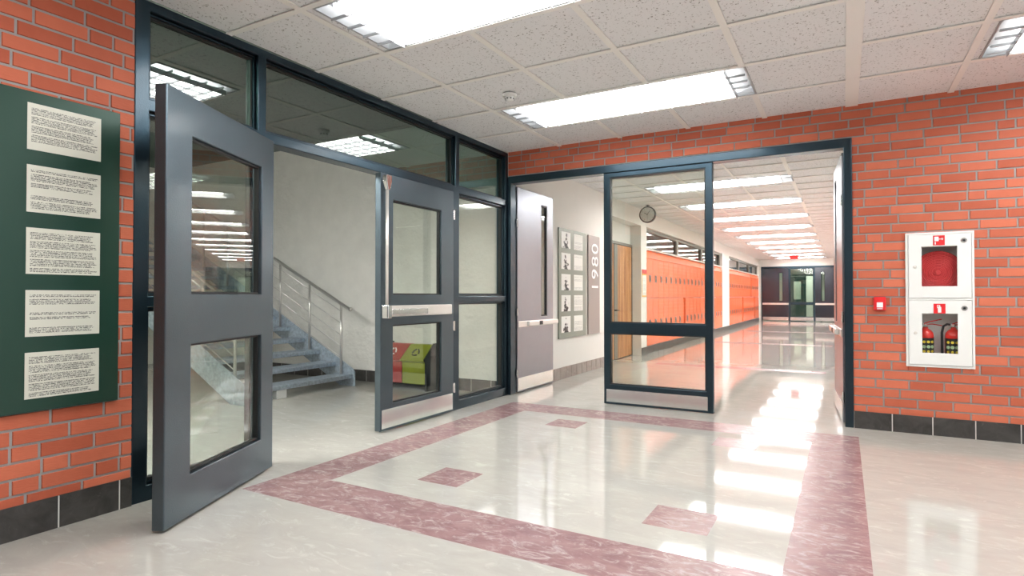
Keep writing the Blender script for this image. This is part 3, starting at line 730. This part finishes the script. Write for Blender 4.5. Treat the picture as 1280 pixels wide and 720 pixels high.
# ------------------------------------------------------------------ fire cabinet
t = empty('fire_cabinet', (4.03, 0, .585)); tag(t, 'white two-door fire cabinet set in the right brick wall', 'fire cabinet')
Wc, Hc = .482, 1.163
bm = bmesh.new(); f = XZ
plate(bm, 0, Wc, 0, Hc, [(.018, Wc-.018, .018, .578), (.018, Wc-.018, .594, Hc-.018)], -.020, .0, f)
obj('front_frame', bm, 'white', t, bevel=.003)
bm = bmesh.new()
plate(bm, .017, Wc-.017, .017, Hc-.016, [(.026, Wc-.026, .026, .580), (.026, Wc-.026, .592, Hc-.026)], .001, .155, f); box(bm, .017, Wc-.017, .150, .158, .017, Hc-.016)
obj('inner_box', bm, 'white', t)
WN = (.117, .365)
for k, (z0, z1, w0, w1, sg) in enumerate(((.021, .575, .124, .462, 'l'), (.597, Hc-.021, .698, 1.040, 'u'))):
    bm = bmesh.new(); plate(bm, .021, Wc-.021, z0, z1, [(*WN, w0, w1)], -.026, -.012, f); dr = obj('cabinet_door', bm, 'white', t, bevel=.003)
    bm = bmesh.new(); plate(bm, WN[0]-.008, WN[1]+.008, w0-.008, w1+.008, [], -.0115, -.0085, f); obj('glass_pane', bm, 'cabglass', dr)
    sz = .506 if k == 0 else 1.091
    s = empty('safety_sign', (0, 0, 0), 0, dr)
    bm = bmesh.new(); box(bm, .199, .281, -.0285, -.026, sz-.042, sz+.042)
    s_ = obj('sign_plate', bm, 'red', dr)
    bpy.data.objects.remove(s)
    bm = bmesh.new()
    if k == 0:   # extinguisher pictogram
        lathe_pts = [(.228, sz-.034), (.252, sz-.034), (.252, sz+.012), (.247, sz+.019), (.233, sz+.019), (.228, sz+.012)]
        prism(bm, lathe_pts, lambda a, b, w: (a, w, b), -.0305, -.028); box(bm, .236, .244, -.0305, -.028, sz+.018, sz+.031); box(bm, .222, .240, -.0305, -.028, sz+.025, sz+.031); box(bm, .222, .226, -.0305, -.028, sz+.005, sz+.03)
    else:        # hose pictogram
        box(bm, .208, .238, -.0305, -.028, sz-.006, sz+.032); box(bm, .238, .270, -.0305, -.028, sz+.008, sz+.014); box(bm, .258, .268, -.0305, -.028, sz+.003, sz+.019); box(bm, .210, .218, -.0305, -.028, sz-.034, sz-.012)
    obj('pictogram', bm, 'signwhite', dr)
    zl = .511 if k == 0 else 1.084
    bm = bmesh.new(); lathe(bm, [(.001, -.032), (.019, -.032), (.024, -.026)], (.411, 0, zl), 'y', 24); q = obj('lock', bm, 'chrome', dr)
    bm = bmesh.new(); lathe(bm, [(.001, -.0345), (.009, -.0345), (.010, -.032)], (.411, 0, zl), 'y', 16); obj('key_slot', bm, 'black', q)
    zk = .293 if k == 0 else .866
    bm = bmesh.new(); lathe(bm, [(.001, -.034), (.010, -.033), (.013, -.026)], (.068, 0, zk), 'y', 18); obj('knob', bm, 'barwhite', dr)
# hose reel inside the upper half
t = empty('fire_hose_reel', (4.271, .085, 1.405)); tag(t, 'coiled red fire hose behind the upper cabinet window', 'fire hose')
bm = bmesh.new(); prof = [(.001, -.028)]
nr = 13; rr_ = .185
for i in range(nr*4+1):
    r_ = .012 + (rr_-.012)*i/(nr*4); prof.append((r_, -.030 - .006*abs(math.sin(math.pi*i/4))))
prof += [(rr_, .03), (.001, .03)]
lathe(bm, prof, (0, 0, 0), 'y', 56); obj('hose_coil', bm, 'hosered', t, smooth=False)
bm = bmesh.new(); lathe(bm, [(.001, -.045), (.018, -.045), (.018, -.03)], (0, 0, 0), 'y', 20); obj('hub', bm, 'hosered', t)
# extinguishers in the lower half
def extinguisher(x, label, flip):
    s = .62 if flip else 1
    t = empty('fire_extinguisher', (x, .085, .612)); tag(t, label, 'fire extinguisher', 'extinguishers in the lower cabinet')
    r = .062
    bm = bmesh.new(); lathe(bm, [(.03, 0), (r, .006), (r, .242), (r*.93, .265), (r*.70, .286), (.022, .302), (.018, .318)], (0, 0, 0), 'z', 32); obj('body', bm, 'extred', t, smooth=True)
    bm = bmesh.new(); R_ = r+.0008
    for z0, z1, mi in ((.06, .222, 0),):
        nn = 20; A = [(-R_*math.sin(R(-75+150*i/nn)), -R_*math.cos(R(-75+150*i/nn))) for i in range(nn+1)]
        vs = [(bm.verts.new((a, b, z0)), bm.verts.new((a, b, z1))) for a, b in A]
        for (a, b), (c, d) in zip(vs, vs[1:]): bm.faces.new((a, c, d, b))
    lb = obj('label_band', bm, 'black', t)
    for zz, mt, rad in ((.188, 'yellow', .0125), (.146, 'labelgreen', .015), (.105, 'yellow', .012)):
        bm = bmesh.new()
        for an in (-44, -15, 14, 43):
            a = R(an); cx, cy = R_*math.sin(a), -R_*math.cos(a)
            tube(bm, (cx*.98, cy*.98, zz), (cx*1.03, cy*1.03, zz), rad, 6)
        obj('label_marks', bm, mt, lb)
    bm = bmesh.new(); tube(bm, (0, 0, .312), (0, 0, .342), .015, 14); box(bm, -.024, .022, -.012, .012, .328, .346); obj('valve', bm, 'chrome', t, bevel=.003)
    bm = bmesh.new(); path(bm, [(-.01, -.01, .345), (.03, -.01, .362), (.115*s, -.01, .385)], .0045, 8); obj('carry_handle', bm, 'extred', t)
    bm = bmesh.new(); path(bm, [(-.01, -.01, .338), (.05, -.01, .342), (.118*s, -.01, .330)], .004, 8); obj('lever', bm, 'extred', t)
    bm = bmesh.new(); path(bm, [(-.018, 0, .338), (-.045, -.005, .343), (-.072, -.008, .325), (-.083, -.008, .27), (-.083, -.008, .10), (-.080, -.008, .01)], .010, 12); obj('hose', bm, 'black', t, smooth=True)
extinguisher(4.180, 'red fire extinguisher at the left of the lower cabinet window', False)
extinguisher(4.380, 'red fire extinguisher with visible black hose at the right of the lower cabinet window', True)
# call point
t = empty('fire_call_point', (3.836, 0, 1.131)); tag(t, 'small red fire alarm call point on brick beside the cabinet', 'fire alarm')
bm = bmesh.new(); box(bm, -.047, .047, -.042, -.001, -.060, .060); obj('housing', bm, 'red', t, bevel=.008)
bm = bmesh.new(); box(bm, -.024, .024, -.045, -.041, -.034, .012); obj('press_plate', bm, 'signwhite', t, bevel=.002)
bm = bmesh.new(); box(bm, -.022, .022, -.044, -.0405, -.049, -.041); obj('caption_strip', bm, 'signwhite', t)

# ------------------------------------------------------------------ staircase
RISE, GO, X0, Z0 = .1495, .3025, -2.145, .156
Y0, Y1 = -2.05, -.42
t = empty('staircase', (X0, (Y0+Y1)/2, 0)); tag(t, 'open galvanised steel staircase rising left along the grey wall', 'staircase')
NT = 14; t_stair = t
oy = -(Y0+Y1)/2; ox = -X0
def LP(x, y, z): return (x+ox, y+oy, z)
for i in range(NT):
    x1 = X0 - GO*i; z = Z0 + RISE*i
    bm = bmesh.new(); a = LP(x1-.295, Y0+.012, z-.052); b = LP(x1, Y1-.012, z); box(bm, a[0], b[0], a[1], b[1], a[2], b[2]); obj('tread', bm, 'galv', t, bevel=.005)
for yy in (Y0, Y1):
    bm = bmesh.new(); xe = X0 - GO*(NT-1) - .3; sl = RISE/GO
    zt = lambda x: .225 + (-2.11-x)*sl
    pts = [(-2.105, 0), (-2.105, .19), (-2.15, .235), (xe, zt(xe)+.01), (xe, zt(xe)-.30), (-2.38, .0)]
    prism(bm, pts, lambda a, b, w: LP(a, w, b), yy-.006, yy+.006)
    st_ = obj('stringer', bm, 'galv', t)
bm = bmesh.new(); a = LP(-2.26, -1.60, 0); box(bm, a[0], a[0]+.085, a[1], a[1]+.14, 0, .115); obj('foot_block', bm, 'white', t, bevel=.003)
def balustrade(y, label):
    r_ = empty('railing', (0, y+oy, 0), 0, t_stair); r_['label'] = label
    def q(x, z): return (x-X0, 0, z)
    sl = .488; zr = lambda x: 1.09 + (-2.33-x)*sl
    xs_ = [-2.33 - .606*i for i in range(7)]
    bm = bmesh.new(); xe = xs_[-1]-.1
    path(bm, [q(-2.15, 1.045), q(-2.16, zr(-2.16)+.005), q(-3, zr(-3)), q(xe, zr(xe))], .021, 12); obj('top_rail', bm, 'rail', r_, smooth=True)
    for x in xs_:
        bm = bmesh.new(); tube(bm, q(x, Z0+RISE*round((X0-x)/GO-.5)-.01), q(x, zr(x)), .017, 12); p_ = obj('post', bm, 'rail', r_, smooth=True)
    for d in (.097, .259, .417, .568, .719):
        bm = bmesh.new(); tube(bm, q(-2.31, zr(-2.31)-d), q(xe, zr(xe)-d), .006, 8); obj('rail_wire', bm, 'rail', r_, smooth=True)
balustrade(-.45, 'stainless railing with thin bars on the wall side of the stairs')
balustrade(-2.03, 'stainless railing with thin bars on the near side of the stairs, behind the open door')

# ------------------------------------------------------------------ recycling bin behind the closed door leaf
t = empty('recycling_bin', (-1.40, -.31, 0)); tag(t, 'low recycling bin, red and yellow-green halves, behind the closed glazed door', 'bin')
def pfn(a, b, w): return (w, a, b)
prof = [(-.0, .08), (.27, .08), (.27, .57), (.17, .57), (-.04, .39), (-.04, .37), (0, .355)]
for x0, x1, mt, rg in ((-.37, -.005, 'binred', 'signwhite'), (.005, .37, 'bingreen', 'black')):
    bm = bmesh.new(); prism(bm, prof, pfn, x0, x1); o = obj('bin_body', bm, mt, t, bevel=.006)
    # three-arrow loop on the sloping lid
    bm = bmesh.new(); cx = (x0+x1)/2; nrm = Vector((0, -.707, .707))*.004
    ctr = Vector((cx, .055, .474)); ux = Vector((1, 0, 0)); uy = Vector((0, .69, .724))
    for k in range(3):
        a0 = R(90+120*k+14); a1 = R(90+120*(k+1)-14)
        P0 = ctr + (ux*math.cos(a0)+uy*math.sin(a0))*.055 + nrm; P1 = ctr + (ux*math.cos(a1)+uy*math.sin(a1))*.055 + nrm
        mid = ctr + (ux*math.cos((a0+a1)/2)+uy*math.sin((a0+a1)/2))*.047 + nrm
        path(bm, [P0, mid, P1], .009, 6)
    obj('recycling_mark', bm, rg, o)
bm = bmesh.new(); prism(bm, [(-.0, 0), (.29, 0), (.29, .59), (.17, .59), (-.03, .40), (0, .35)], pfn, .372, .40); prism(bm, [(-.0, 0), (.29, 0), (.29, .59), (.17, .59), (-.03, .40), (0, .35)], pfn, -.40, -.372); obj('side_frame', bm, 'black', t)
bm = bmesh.new(); box(bm, -.372, .372, .02, .26, .05, .10); obj('base_plate', bm, 'black', t)
bm = bmesh.new(); box(bm, .40, .60, .20, .26, .45, .56); obj('side_shelf', bm, 'black', t, bevel=.004)
